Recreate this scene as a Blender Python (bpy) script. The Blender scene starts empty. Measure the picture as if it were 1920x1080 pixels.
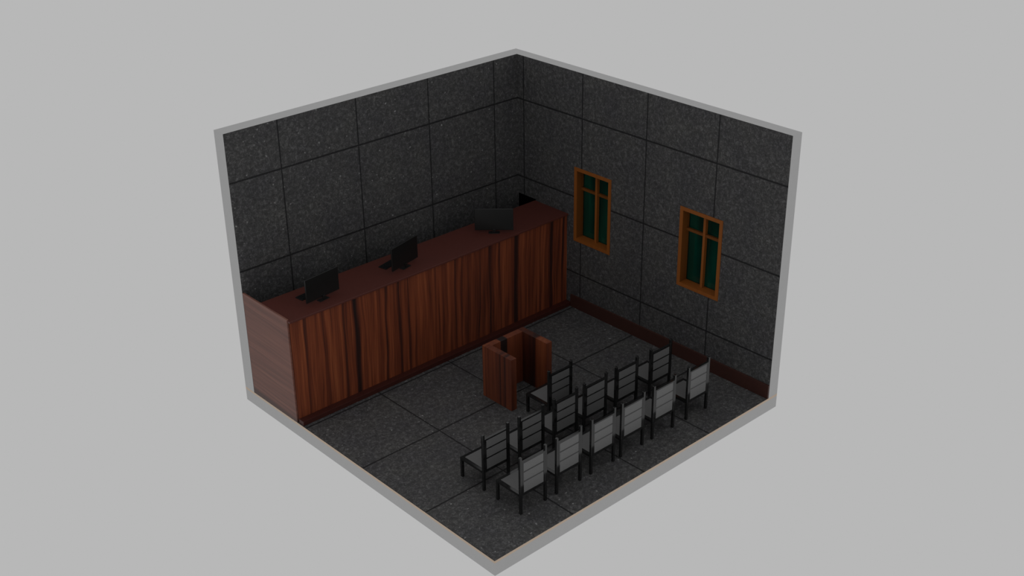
import bpy, bmesh, math, random
from mathutils import Matrix, Vector

S = 0.6                       # metres per modelling unit (room is 10 x 10 units)
LX, LY, H = 10.0, 9.98, 7.54  # inner room size
TX, TY, SL = 0.377, 0.445, 0.418   # right-wall / left-wall thickness, slab depth
scene = bpy.context.scene
COL = scene.collection

# ------------------------------------------------------------------ node helpers
def new_mat(name):
    m = bpy.data.materials.new(name); m.use_nodes = True
    nt = m.node_tree
    for n in list(nt.nodes): nt.nodes.remove(n)
    out = nt.nodes.new('ShaderNodeOutputMaterial')
    b = nt.nodes.new('ShaderNodeBsdfPrincipled')
    nt.links.new(b.outputs[0], out.inputs[0])
    return m, nt, b

def setv(nt, sock, v):
    if isinstance(v, bpy.types.NodeSocket): nt.links.new(v, sock)
    else: sock.default_value = v

def math_n(nt, op, a, b=0.0, c=None, clamp=False):
    n = nt.nodes.new('ShaderNodeMath'); n.operation = op; n.use_clamp = clamp
    setv(nt, n.inputs[0], a); setv(nt, n.inputs[1], b)
    if c is not None: setv(nt, n.inputs[2], c)
    return n.outputs[0]

def coords(nt, scale=(1, 1, 1)):
    t = nt.nodes.new('ShaderNodeTexCoord')
    mp = nt.nodes.new('ShaderNodeMapping')
    mp.inputs['Scale'].default_value = [s / S for s in scale]
    nt.links.new(t.outputs['Object'], mp.inputs['Vector'])
    return mp.outputs[0]

def scaled(nt, vec, s, loc=(0, 0, 0)):
    mp = nt.nodes.new('ShaderNodeMapping')
    mp.inputs['Scale'].default_value = s; mp.inputs['Location'].default_value = loc
    nt.links.new(vec, mp.inputs['Vector']); return mp.outputs[0]

def noise(nt, vec, scale=1.0, detail=2.0, rough=0.5, dist=0.0):
    n = nt.nodes.new('ShaderNodeTexNoise')
    n.inputs['Scale'].default_value = scale; n.inputs['Detail'].default_value = detail
    n.inputs['Roughness'].default_value = rough; n.inputs['Distortion'].default_value = dist
    nt.links.new(vec, n.inputs['Vector']); return n.outputs[0]

def ramp(nt, fac, stops, interp='LINEAR'):
    r = nt.nodes.new('ShaderNodeValToRGB'); r.color_ramp.interpolation = interp
    e = r.color_ramp.elements
    e[0].position = stops[0][0]; e[1].position = stops[-1][0]
    for p, c in stops[1:-1]: e.new(p)
    for el, (p, c) in zip(e, stops):
        el.position = p
        el.color = (c, c, c, 1) if isinstance(c, (int, float)) else (*c, 1)
    nt.links.new(fac, r.inputs[0]); return r.outputs[0]

def mix(nt, fac, a, b, mode='MIX'):
    n = nt.nodes.new('ShaderNodeMix'); n.data_type = 'RGBA'; n.blend_type = mode
    setv(nt, n.inputs[0], fac)
    setv(nt, n.inputs[6], a if isinstance(a, bpy.types.NodeSocket) else (*a, 1))
    setv(nt, n.inputs[7], b if isinstance(b, bpy.types.NodeSocket) else (*b, 1))
    return n.outputs[2]

def sep(nt, vec):
    n = nt.nodes.new('ShaderNodeSeparateXYZ'); nt.links.new(vec, n.inputs[0]); return n.outputs

def plain(name, col, rough=0.5, spec=0.5, var=0.06, scale=6.0):
    """flat paint with a very faint procedural mottling"""
    m, nt, b = new_mat(name)
    v = coords(nt)
    n = noise(nt, v, scale, 3)
    f = ramp(nt, n, [(0.3, 1 - var), (0.7, 1 + var)])
    c = mix(nt, 1.0, col, f, 'MULTIPLY')
    nt.links.new(c, b.inputs['Base Color'])
    b.inputs['Roughness'].default_value = rough
    b.inputs['Specular IOR Level'].default_value = spec
    return m

def tile_mat(name, ax, off, period, base=1.0, flat=(1, 1, 1)):
    """dark speckled granite slabs with thin joints; ax = the two in-plane axes"""
    m, nt, b = new_mat(name)
    v = coords(nt); xyz = sep(nt, v)
    def joint(a, o, p, w):
        q = math_n(nt, 'SUBTRACT', xyz[a], o)
        q = math_n(nt, 'DIVIDE', q, p); q = math_n(nt, 'ADD', q, 100.5)
        q = math_n(nt, 'FRACT', q); q = math_n(nt, 'SUBTRACT', q, 0.5)
        q = math_n(nt, 'ABSOLUTE', q); q = math_n(nt, 'MULTIPLY', q, p)
        mr = nt.nodes.new('ShaderNodeMapRange')
        mr.inputs['From Min'].default_value = w * 0.6; mr.inputs['From Max'].default_value = w * 1.6
        mr.inputs['To Min'].default_value = 1; mr.inputs['To Max'].default_value = 0
        nt.links.new(q, mr.inputs['Value']); return mr.outputs[0]
    j = math_n(nt, 'MAXIMUM', joint(ax[0], off[0], period[0], 0.018), joint(ax[1], off[1], period[1], 0.022))
    # grain
    sv = scaled(nt, v, flat)
    g1 = noise(nt, sv, 9.5, 3, 0.7, 0.6)
    g2 = noise(nt, v, 1.1, 2, 0.5)
    g3 = noise(nt, sv, 26, 2, 0.6)
    grain = math_n(nt, 'ADD', math_n(nt, 'MULTIPLY', g1, 0.6), math_n(nt, 'MULTIPLY', g3, 0.4))
    col = ramp(nt, grain, [(0.33, (0.026, 0.026, 0.0265)), (0.50, (0.053, 0.053, 0.0535)), (0.65, (0.125, 0.125, 0.126))])
    big = ramp(nt, g2, [(0.3, (0.90, 0.89, 0.93)), (0.7, (1.1, 1.09, 1.06))])
    col = mix(nt, 1.0, col, big, 'MULTIPLY')
    # sparse pale flecks
    vo = nt.nodes.new('ShaderNodeTexVoronoi'); vo.inputs['Scale'].default_value = 7.5
    wv = mix(nt, 0.12, sv, noise_col(nt, v, 7.0))
    nt.links.new(wv, vo.inputs['Vector'])
    fl = ramp(nt, vo.outputs['Distance'], [(0.07, 1.0), (0.19, 0.0)])
    pick = sep(nt, vo.outputs['Color'])[0]
    fl = math_n(nt, 'MULTIPLY', fl, ramp(nt, pick, [(0.62, 0.0), (0.98, 0.95)]))
    col = mix(nt, fl, col, (0.32, 0.32, 0.32))
    if base != 1.0: col = mix(nt, 1.0, col, (base, base, base), 'MULTIPLY')
    col = mix(nt, math_n(nt, 'MULTIPLY', j, 0.94), col, (0.005, 0.005, 0.006))
    nt.links.new(col, b.inputs['Base Color'])
    b.inputs['Roughness'].default_value = 0.62
    b.inputs['Specular IOR Level'].default_value = 0.35
    bp = nt.nodes.new('ShaderNodeBump'); bp.inputs['Strength'].default_value = 0.25
    bp.inputs['Distance'].default_value = 0.01
    hgt = math_n(nt, 'SUBTRACT', grain, j)
    nt.links.new(hgt, bp.inputs['Height']); nt.links.new(bp.outputs[0], b.inputs['Normal'])
    return m

def noise_col(nt, vec, scale):
    n = nt.nodes.new('ShaderNodeTexNoise'); n.inputs['Scale'].default_value = scale
    nt.links.new(vec, n.inputs['Vector']); return n.outputs['Color']

ROSE = [(0.0, (0.008, 0.005, 0.005)), (0.20, (0.034, 0.010, 0.007)), (0.42, (0.108, 0.0245, 0.0105)),
        (0.68, (0.195, 0.048, 0.018)), (1.0, (0.33, 0.103, 0.038))]
SIDE = [(0.0, (0.045, 0.028, 0.026)), (0.30, (0.110, 0.048, 0.037)), (0.60, (0.175, 0.073, 0.054)), (1.0, (0.25, 0.112, 0.080))]

def wood_mat(name, across, along, pal, stops=None, rough=0.42, spec=0.5, amt=0.5, lean=0.0, warp=0.25,
             gain=1.0, seed=0.0, contrast=1.0, freq=1.0, rng=(0.0, 10.0)):
    """streaky rosewood veneer; across/along = axis index across / along the grain"""
    m, nt, b = new_mat(name)
    v = coords(nt); xyz = sep(nt, v)
    s = [1.0, 1.0, 1.0]; s[along] = 0.22
    w = noise(nt, scaled(nt, v, s, (seed, seed, seed)), 1.5, 2)
    w = math_n(nt, 'MULTIPLY', math_n(nt, 'SUBTRACT', w, 0.5), warp)
    u = math_n(nt, 'ADD', xyz[across], w)
    u = math_n(nt, 'ADD', u, math_n(nt, 'MULTIPLY', xyz[along], lean))
    other = 3 - across - along
    # fine streak noise in (u, along) space
    cb = nt.nodes.new('ShaderNodeCombineXYZ')
    nt.links.new(u, cb.inputs[0]); nt.links.new(xyz[along], cb.inputs[1])
    nt.links.new(xyz[other], cb.inputs[2])
    f1 = noise(nt, scaled(nt, cb.outputs[0], (5.5 * freq, 0.28, 4), (seed, 0, 0)), 1.0, 3, 0.55)
    f2 = noise(nt, scaled(nt, cb.outputs[0], (19 * freq, 0.5, 12), (seed * 2, 0, 0)), 1.0, 3, 0.6)
    f = math_n(nt, 'ADD', math_n(nt, 'MULTIPLY', f1, 0.62), math_n(nt, 'MULTIPLY', f2, 0.38))
    f = math_n(nt, 'MULTIPLY_ADD', math_n(nt, 'SUBTRACT', f, 0.5), 2.6 * contrast, 0.5, clamp=True)
    if stops:
        q = math_n(nt, 'DIVIDE', math_n(nt, 'SUBTRACT', u, rng[0]), rng[1] - rng[0])
        if isinstance(stops[0], list): r = math_n(nt, 'MINIMUM', ramp(nt, q, stops[0]), ramp(nt, q, stops[1]))
        else: r = ramp(nt, q, stops)
        f = math_n(nt, 'ADD', math_n(nt, 'MULTIPLY', r, 1 - amt), math_n(nt, 'MULTIPLY', f, amt))
        f = math_n(nt, 'MULTIPLY', f, ramp(nt, r, [(0.0, 0.15), (0.4, 1.0)]))
    col = ramp(nt, f, pal)
    if gain != 1.0: col = mix(nt, 1.0, col, (gain, gain, gain), 'MULTIPLY')
    nt.links.new(col, b.inputs['Base Color'])
    b.inputs['Roughness'].default_value = rough; b.inputs['Specular IOR Level'].default_value = spec
    return m

# ------------------------------------------------------------------ materials
M = {}
M['wall_l'] = tile_mat('granite_wall_left', (0, 2), (0.93, 1.19), (2.495, 2.5))
M['wall_r'] = tile_mat('granite_wall_right', (1, 2), (0.285, 1.19), (2.475, 2.5))
M['floor'] = tile_mat('granite_floor', (0, 1), (0.005, 0.008), (2.5, 2.5), 1.13)
M['trim'] = plain('grey_wall_core', (0.525, 0.525, 0.525), 0.6, 0.4, 0.01)
M['cream'] = plain('cream_floor_edge', (0.66, 0.52, 0.40), 0.6, 0.4, 0.02)
M['skirt'] = plain('brown_skirting', (0.047, 0.0168, 0.0125), 0.5, 0.35)
M['plinth'] = plain('maroon_plinth', (0.050, 0.0115, 0.008), 0.5, 0.3)
M['top'] = plain('maroon_worktop', (0.085, 0.0205, 0.0145), 0.5, 0.4, 0.04)
# streaks across the long front: (x, half width, value), ramps are clamped between them
dark = [(0.22, .06, 0.12), (0.70, .08, 0.10), (1.55, .05, 0.28), (2.17, .10, 0.0), (3.14, .07, 0.12), (3.66, .06, 0.36), (4.48, .07, 0.28),
        (5.00, .05, 0.34), (5.52, .05, 0.42), (6.17, .05, 0.30), (6.52, .08, 0.18), (7.00, .05, 0.16),
        (7.97, .10, 0.0), (8.33, .06, 0.18), (9.05, .05, 0.24), (9.56, .06, 0.22)]
lite = [0.66, 0.62, 0.62, 0.58, 0.56, 0.50, 0.56, 0.64, 0.62, 0.58, 0.60, 0.66, 0.64, 0.66, 0.72, 0.78]
def half(ds, ls):
    st = [(0.0, ls[0])] if ds[0][0] > 3 else []
    for (x, w, v), l in zip(ds, ls):
        st += [((x - w * 1.5) / 10, l - 0.06), (x / 10, v), ((x + w * 1.5) / 10, l)]
    return st
st = [half(dark[:8], lite[:8]), half(dark[8:], lite[8:])]
M['front'] = wood_mat('rosewood_front', 0, 2, ROSE, st, amt=0.52, lean=0.020, warp=0.26, rough=0.45, spec=0.35, seed=3.0, freq=2.0, contrast=1.3, gain=1.14)
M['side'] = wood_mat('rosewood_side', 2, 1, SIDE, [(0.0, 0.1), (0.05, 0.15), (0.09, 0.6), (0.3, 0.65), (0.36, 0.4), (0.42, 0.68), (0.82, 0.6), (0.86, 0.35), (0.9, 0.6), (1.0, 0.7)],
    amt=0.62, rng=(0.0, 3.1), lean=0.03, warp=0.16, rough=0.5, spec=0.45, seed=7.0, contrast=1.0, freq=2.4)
R_ = (-0.58, 0.58)
M['stand_l'] = wood_mat('rosewood_stand_left', 1, 2, ROSE, [(0.0, 0.8), (0.07, 0.75), (0.11, 0.3), (0.16, 0.7), (0.22, 0.35), (0.28, 0.62), (0.55, 0.45), (0.62, 0.25), (0.68, 0.5), (0.78, 0.2), (0.84, 0.6), (1.0, 0.45)],
    amt=0.5, rng=R_, warp=0.06, seed=11.0, gain=0.85, rough=0.45, spec=0.45, freq=2.6)
M['stand_r'] = wood_mat('rosewood_stand_right', 1, 2, ROSE, [(0.0, 0.35), (0.3, 0.3), (0.52, 0.2), (0.60, 0.25), (0.65, 0.85), (0.95, 0.8), (1.0, 0.5)],
    amt=0.4, rng=R_, warp=0.03, seed=19.0, gain=0.85, rough=0.45, spec=0.45, freq=1.2)
M['stand_y'] = wood_mat('rosewood_stand_back', 0, 2, ROSE, [(0.0, 0.5), (0.2, 0.45), (0.30, 0.6), (0.50, 0.6), (0.52, 0.03), (0.66, 0.03), (0.68, 0.55), (1.0, 0.65)],
    amt=0.4, rng=(-0.75, 0.75), warp=0.04, seed=15.0, rough=0.45, spec=0.45, freq=1.2)
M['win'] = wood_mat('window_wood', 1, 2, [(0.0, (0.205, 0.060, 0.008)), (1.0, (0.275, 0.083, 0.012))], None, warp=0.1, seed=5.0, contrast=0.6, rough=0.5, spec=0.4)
M['jamb'] = wood_mat('window_wood_shaded', 1, 2, [(0.0, (0.120, 0.037, 0.005)), (1.0, (0.165, 0.053, 0.008))], None, warp=0.1, seed=5.0, contrast=0.6, rough=0.5, spec=0.3)  # darker copy of the window wood: recess shade painted into jamb and crossbar
M['black'] = plain('black_frame', (0.009, 0.009, 0.009), 0.10, 0.6, 0.1)
M['pad'] = plain('grey_upholstery', (0.128, 0.128, 0.128), 0.5, 0.4, 0.03, 14)
M['back'] = plain('grey_backrest', (0.135, 0.135, 0.135), 0.36, 0.62, 0.02, 14)
M['mon'] = plain('monitor_shell', (0.0065, 0.007, 0.007), 0.30, 0.45, 0.05)
M['screen'] = plain('monitor_screen', (0.004, 0.004, 0.005), 0.12, 0.5, 0.05)
M['keys'] = plain('keyboard_black', (0.006, 0.0065, 0.007), 0.5, 0.3, 0.05)
M['dark'] = plain('unlit_black', (0.0004, 0.0004, 0.0004), 1.0, 0.0, 0.0)
# dark green window glass
m, nt, b = new_mat('green_glass')
v = coords(nt, (1, 1, 0.15)); n = noise(nt, v, 2.2, 2)
c = ramp(nt, n, [(0.32, (0.0, 0.014, 0.010)), (0.55, (0.0, 0.035, 0.022)), (0.72, (0.0, 0.07, 0.045))])
nt.links.new(c, b.inputs['Base Color'])
b.inputs['Roughness'].default_value = 0.08
b.inputs['Transmission Weight'].default_value = 0.55
b.inputs['Specular IOR Level'].default_value = 0.4
M['glass'] = m

# ------------------------------------------------------------------ mesh helpers
class MB:
    def __init__(self): self.bm = bmesh.new()
    def box(self, x0, x1, y0, y1, z0, z1, mi=0, bevel=0.0):
        x0, x1 = sorted((x0, x1)); y0, y1 = sorted((y0, y1)); z0, z1 = sorted((z0, z1))
        vs = [self.bm.verts.new((x * S, y * S, z * S)) for z in (z0, z1) for y in (y0, y1) for x in (x0, x1)]
        F = [(0, 2, 3, 1), (4, 5, 7, 6), (0, 1, 5, 4), (2, 6, 7, 3), (0, 4, 6, 2), (1, 3, 7, 5)]
        fs = [self.bm.faces.new([vs[i] for i in f]) for f in F]
        for f in fs: f.material_index = mi
        if bevel:
            es = list({e for f in fs for e in f.edges})
            bmesh.ops.bevel(self.bm, geom=es, offset=bevel * S, segments=2, profile=0.5, affect='EDGES')
        return self
    def prism(self, pts, axis, a, b):
        """extrude polygon pts (in the other two axes, order kept) between a and b along axis"""
        def P(p, t):
            c = list(p); c.insert(axis, t); return Vector(c) * S
        lo = [self.bm.verts.new(P(p, a)) for p in pts]; hi = [self.bm.verts.new(P(p, b)) for p in pts]
        n = len(pts)
        self.bm.faces.new(lo); self.bm.faces.new(list(reversed(hi)))
        for i in range(n): self.bm.faces.new([lo[i], hi[i], hi[(i + 1) % n], lo[(i + 1) % n]])
        return self
    def cyl(self, x, y, z0, z1, r, n=20):
        pts = [(x + r * math.cos(2 * math.pi * i / n), y + r * math.sin(2 * math.pi * i / n)) for i in range(n)]
        return self.prism(pts, 2, z0, z1)
    def tilt(self, deg, pivot):
        bmesh.ops.rotate(self.bm, verts=self.bm.verts[:], cent=Vector(pivot) * S, matrix=Matrix.Rotation(math.radians(deg), 3, 'X'))
        return self
    def build(self, name, mats, parent=None):
        bmesh.ops.recalc_face_normals(self.bm, faces=self.bm.faces[:])
        me = bpy.data.meshes.new(name); self.bm.to_mesh(me); self.bm.free()
        for q in (mats if isinstance(mats, (list, tuple)) else [mats]): me.materials.append(M[q])
        o = bpy.data.objects.new(name, me); COL.objects.link(o)
        if parent: o.parent = parent
        return o

def empty(name, loc, rz=0.0):
    o = bpy.data.objects.new(name, None); COL.objects.link(o)
    o.location = Vector(loc) * S; o.rotation_euler = (0, 0, rz); o.empty_display_size = 0.1
    return o
def tag(o, label, cat, group=None):
    o['label'] = label; o['category'] = cat
    if group: o['group'] = group
    return o
def struct(o, label=None):
    o['kind'] = 'structure'
    if label: o['label'] = label
    return o

def holed_wall(name, axis, inner, outer, a0, a1, z0, z1, holes, mats):
    """solid wall with rectangular through-holes: axis = normal axis, inner/outer = face positions"""
    bm = bmesh.new()
    As = sorted({a0, a1, *[h[0] for h in holes], *[h[1] for h in holes]})
    Zs = sorted({z0, z1, *[h[2] for h in holes], *[h[3] for h in holes]})
    def solid(i, j):
        if i < 0 or j < 0 or i >= len(As) - 1 or j >= len(Zs) - 1: return False
        a, z = (As[i] + As[i + 1]) / 2, (Zs[j] + Zs[j + 1]) / 2
        return not any(h[0] < a < h[1] and h[2] < z < h[3] for h in holes)
    cache = {}
    def V(d, i, j):
        k = (d, i, j)
        if k not in cache:
            p = (d, As[i], Zs[j]) if axis == 0 else (As[i], d, Zs[j])
            cache[k] = bm.verts.new(Vector(p) * S)
        return cache[k]
    for i in range(len(As) - 1):
        for j in range(len(Zs) - 1):
            if not solid(i, j): continue
            for d, mi in ((inner, 0), (outer, 1)):
                f = bm.faces.new([V(d, i, j), V(d, i + 1, j), V(d, i + 1, j + 1), V(d, i, j + 1)]); f.material_index = mi
            for (di, dj), (p, q) in {(-1, 0): ((i, j), (i, j + 1)), (1, 0): ((i + 1, j), (i + 1, j + 1)),
                                     (0, -1): ((i, j), (i + 1, j)), (0, 1): ((i, j + 1), (i + 1, j + 1))}.items():
                if not solid(i + di, j + dj):
                    f = bm.faces.new([V(inner, *p), V(inner, *q), V(outer, *q), V(outer, *p)]); f.material_index = 1
    bmesh.ops.recalc_face_normals(bm, faces=bm.faces[:])
    me = bpy.data.meshes.new(name); bm.to_mesh(me); bm.free()
    for q in mats: me.materials.append(M[q])
    o = bpy.data.objects.new(name, me); COL.objects.link(o)
    return o

# ------------------------------------------------------------------ setting
mb = MB(); mb.box(-TX, LX, -TY, LY, -0.068, 0.0, 1)
for f in mb.bm.faces:
    f.material_index = 0 if min(v.co.z for v in f.verts) > -0.001 else 1
struct(mb.build('floor', ['floor', 'cream']), 'dark speckled granite tile floor with a cream edge')
struct(MB().box(-TX, LX, -TY, LY, -SL, -0.068).build('trim_1', 'trim'), 'pale grey base slab under the floor')
W1 = (2.478, 3.968, 2.270, 4.650); W2 = (6.568, 8.045, 2.256, 4.650)
DOOR = (0.012, 0.80, 0.0, 3.103)
struct(holed_wall('wall_left', 1, 0.0, -TY, 0.0, LX, 0.0, H, [], ['wall_l', 'trim']), 'dark granite tiled wall behind the long bench')
IN = 0.05
holes = [(w[0] + IN, w[1] - IN, w[2] + IN, w[3] - IN) for w in (W1, W2)] + [DOOR]
struct(holed_wall('wall_right', 0, 0.0, -TX, -TY, LY, 0.0, H, holes, ['wall_r', 'trim']), 'dark granite tiled wall with two windows')

struct(MB().box(0.0, 0.056, 2.40, LY, 0.0, 0.414, bevel=0.006).build('baseboard_right', 'skirt'), 'dark brown baseboard along the windowed wall')

d = struct(empty('door_1', (0, 0, 0)), 'plain black door in the corner behind the bench')
MB().box(-0.10, -0.003, DOOR[0], DOOR[1], 0.0, DOOR[3]).build('door_leaf', 'dark', d)

def window(name, w, lab):
    y0, y1, z0, z1 = w
    r = struct(empty(name, (0, (y0 + y1) / 2, z0)), lab)
    hy = (y1 - y0) / 2; hz = z1 - z0
    RM, fx, bx = 0.105, 0.022, -0.33
    def fbox(mbx, X0, X1, a, b, c, e): mbx.box(X0, X1, a, b, c, e)
    fr = MB()
    # casing (on the wall face) and deep jamb lining
    fr.box(0.0005, fx, -hy, -hy + RM, 0, hz).box(0.0005, fx, hy - RM, hy, 0, hz)
    fr.box(0.0005, fx, -hy + RM, hy - RM, hz - RM, hz).box(0.0005, fx, -hy + RM, hy - RM, 0, RM)
    fr.build('frame', 'win', r)
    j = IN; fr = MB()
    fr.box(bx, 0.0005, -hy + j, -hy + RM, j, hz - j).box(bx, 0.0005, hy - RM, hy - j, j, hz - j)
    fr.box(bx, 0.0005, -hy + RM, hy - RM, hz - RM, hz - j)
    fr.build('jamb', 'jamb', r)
    MB().box(bx, 0.0005, -hy + RM, hy - RM, j, RM).build('sill', 'win', r)
    MB().box(-0.255, -0.150, -0.038, 0.038, RM, hz - RM).build('mullion', 'win', r)
    zc = 3.935 - z0
    cbm = MB()
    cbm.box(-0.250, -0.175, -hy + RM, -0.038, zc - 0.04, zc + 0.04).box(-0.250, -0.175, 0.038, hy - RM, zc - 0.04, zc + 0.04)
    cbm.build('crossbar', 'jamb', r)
    MB().box(-0.290, -0.272, -hy + RM, hy - RM, RM, hz - RM).build('pane', 'glass', r)
window('window_1', W1, 'orange-brown wooden window with dark green glass, nearer the corner')
window('window_2', W2, 'orange-brown wooden window with dark green glass, nearer the open end')

# ------------------------------------------------------------------ the long bench
bench = empty('courtroom_bench', (0, 0, 0))
tag(bench, 'long dark rosewood counter with maroon top running along the left wall', 'counter')
MB().box(0.002, 9.985, 0.775, 2.235, 3.01, 3.065, bevel=0.008).build('countertop', 'top', bench)
MB().box(0.002, 9.94, 2.11, 2.175, 0.0, 3.01).build('front_panel', 'front', bench)
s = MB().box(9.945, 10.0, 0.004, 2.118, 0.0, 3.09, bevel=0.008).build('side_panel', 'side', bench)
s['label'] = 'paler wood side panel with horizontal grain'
MB().box(0.002, 9.975, 2.176, 2.385, 0.0, 0.13, bevel=0.006).build('plinth', 'plinth', bench)
MB().box(0.05, 9.94, 0.85, 2.10, 2.0, 2.04).build('shelf', 'plinth', bench)

# ------------------------------------------------------------------ witness stand
ws = empty('witness_stand', (4.75, 5.06, 0))
tag(ws, 'three-sided rosewood witness stand on the floor in front of the counter', 'stand')
hx, ty, hh = 0.748, 0.19, 1.57
MB().box(hx - ty, hx, -0.572, 0.578, 0, hh, bevel=0.003).build('side_panel', 'stand_l', ws)
MB().box(-hx, -hx + ty, -0.572, 0.578, 0, hh, bevel=0.003).build('side_panel', 'stand_r', ws)
MB().box(-hx + ty, hx - ty, -0.572, -0.572 + ty, 0, hh, bevel=0.004).build('back_panel', 'stand_y', ws)

# ------------------------------------------------------------------ monitors and keyboards
ZT = 3.065
def make_monitor():
    r = empty('computer_monitor', (0, 0, 0))
    hw, z0, hgt = 0.565, 0.085, 0.675
    sh = MB().box(-hw, hw, -0.030, 0.010, z0, z0 + hgt, bevel=0.010)
    sh.build('shell', 'mon', r)
    MB().box(-hw + 0.02, hw - 0.02, -0.0335, -0.0302, z0 + 0.025, z0 + hgt - 0.02).build('screen', 'screen', r)
    MB().box(-0.045, 0.045, 0.0105, 0.040, 0.014, 0.13, bevel=0.006).build('stand_neck', 'mon', r)
    MB().box(-0.165, 0.165, -0.09, 0.075, 0.0005, 0.0135, bevel=0.004).build('stand_base', 'mon', r)
    return r
def dup(root):
    c = root.copy(); COL.objects.link(c)
    for ch in list(root.children):
        k = ch.copy(); COL.objects.link(k); k.parent = c
        for g in list(ch.children):
            q = g.copy(); COL.objects.link(q); q.parent = k
    return c
mon = make_monitor()
for i, (x, y, ang, lab) in enumerate([
        (8.62, 1.765, 6.5, 'black monitor at the near left end of the counter, turned slightly'),
        (5.86, 1.740, 13.8, 'black monitor in the middle of the counter, between the other two'),
        (2.55, 1.720, -43.5, 'black monitor near the far end of the counter, its back squarely to the viewer')]):
    o = mon if i == 0 else dup(mon)
    o.location = Vector((x, y, ZT)) * S; o.rotation_euler = (0, 0, math.radians(ang))
    tag(o, lab, 'monitor', 'monitors on the counter')
def make_keyboard():
    r = empty('computer_keyboard', (0, 0, 0))
    MB().box(-0.47, 0.47, -0.14, 0.14, 0.0005, 0.022, bevel=0.005).build('body', 'keys', r)
    k = MB()
    for ix in range(15):
        for iy in range(5):
            x = -0.442 + ix * 0.0594; y = -0.118 + iy * 0.048
            k.box(x, x + 0.052, y, y + 0.040, 0.0222, 0.032)
    k.build('keycaps', 'keys', r)
    return r
kb = make_keyboard()
for i, (x, y, ang, lab) in enumerate([
        (8.63, 1.275, 5.4, 'black keyboard behind the monitor at the near left end of the counter'),
        (5.92, 1.250, 13.8, 'black keyboard behind the middle monitor on the counter')]):
    o = kb if i == 0 else dup(kb)
    o.location = Vector((x, y, ZT)) * S; o.rotation_euler = (0, 0, math.radians(ang))
    tag(o, lab, 'keyboard', 'keyboards on the counter')

# ------------------------------------------------------------------ chairs
LW = 0.066      # leg section
def make_chair():
    r = empty('chair', (0, 0, 0))        # origin: centre of the footprint on the floor; front is -y
    X, Y = 0.433, 0.4365                 # outer half sizes
    SZ = 0.565
    for sx in (-1, 1):
        x0, x1 = (sx * X, sx * (X - LW))
        MB().box(x0, x1, -Y, -Y + LW, 0, SZ - 0.062).build('leg', 'black', r)
    for sx in (-1, 1):
        x0, x1 = (sx * X, sx * (X - LW))
        MB().box(x0, x1, Y - LW, Y, 0, 1.595, bevel=0.006).build('leg', 'black', r)
    f = MB()                              # seat rim on the front legs
    f.box(-X, X, -Y, -Y + 0.085, SZ - 0.062, SZ)
    f.box(-X, -X + 0.085, -Y + 0.085, Y - LW, SZ - 0.062, SZ).box(X - 0.085, X, -Y + 0.085, Y - LW, SZ - 0.062, SZ)
    f.box(-X + LW, X - LW, Y - LW + 0.002, Y - 0.014, SZ - 0.062, SZ)
    f.build('seat_frame', 'black', r)
    MB().box(-X + 0.0855, X - 0.0855, -Y + 0.0855, Y - LW, SZ - 0.045, SZ + 0.006, bevel=0.005).build('seat', 'pad', r)
    b = MB()                              # backrest frame between the rear posts
    xi, st = X - LW, 0.045
    yb0, yb1 = Y - LW + 0.002, Y - 0.001
    zb, zt = 0.575, 1.455
    b.box(-xi, -xi + st, yb0, yb1, zb, zt).box(xi - st, xi, yb0, yb1, zb, zt)
    zs = [(0.590, 0.882), (0.918, 1.150), (1.186, 1.415)]
    rails = [(zb, 0.590), (0.882, 0.918), (1.150, 1.186), (1.415, zt)]
    for k, (za, zc) in enumerate(rails):
        b.box(-xi + st, xi - st, yb0, yb1 - (0.0 if k in (0, 3) else 0.004), za, zc)
    b.build('backrest_frame', 'black', r)
    for za, zc in zs:
        MB().box(-xi + st, xi - st, yb0 + 0.008, yb1 - 0.006, za, zc).build('backrest_panel', 'back', r)
    return r
chair = make_chair()
n_ = ['leftmost', 'second from the left', 'third from the left', 'fourth from the left', 'fifth from the left', 'rightmost']
xs = [8.425, 7.245, 6.06, 4.985, 3.80, 2.455]
used = False
for row, ynear, nm in (('rear', 9.145, 'back row, nearest the open floor edge'), ('front', 7.835, 'middle row, behind the lone chair')):
    for i, x in enumerate(xs):
        o = chair if not used else dup(chair); used = True
        o.location = Vector((x - 0.433, ynear - 0.4365, 0)) * S
        if row == 'rear':
            lab = 'black-framed grey chair, %s in the rear row along the floor edge' % n_[i]
        else:
            lab = 'black-framed grey chair, %s in the row ahead of the rear row' % n_[i]
        tag(o, lab, 'chair', 'chairs in the %s row' % row)
o = dup(chair); o.location = Vector((5.21 - 0.433, 6.775 - 0.4365, 0)) * S
tag(o, 'lone black-framed chair ahead of both rows, beside the witness stand', 'chair')

# ------------------------------------------------------------------ light: uniform grey world
w = bpy.data.worlds.new('World'); scene.world = w; w.use_nodes = True
bg = w.node_tree.nodes.get('Background') or w.node_tree.nodes.new('ShaderNodeBackground')
bg.inputs[0].default_value = (0.479, 0.479, 0.479, 1); bg.inputs[1].default_value = 1.0
scene.view_settings.view_transform = 'Standard'
scene.view_settings.look = 'None'
scene.view_settings.exposure = 0.0; scene.view_settings.gamma = 1.0

# ------------------------------------------------------------------ camera (solved from the photo)
cd = bpy.data.cameras.new('Camera'); cam = bpy.data.objects.new('Camera', cd); COL.objects.link(cam)
rgt = Vector((-0.7368168, 0.6759835, -0.0121335)); up = Vector((-0.3125293, -0.3246308, 0.8927151)); fw = Vector((-0.5995218, -0.6615596, -0.4504581))
mw = Matrix((rgt, up, -fw)).transposed().to_4x4()
mw.translation = Vector((24.690137, 26.893879, 18.159988)) * S
cam.matrix_world = mw
cd.sensor_width = 36.0; cd.lens = 2355.06637 * 36 / 1920; cd.clip_end = 200
scene.camera = cam
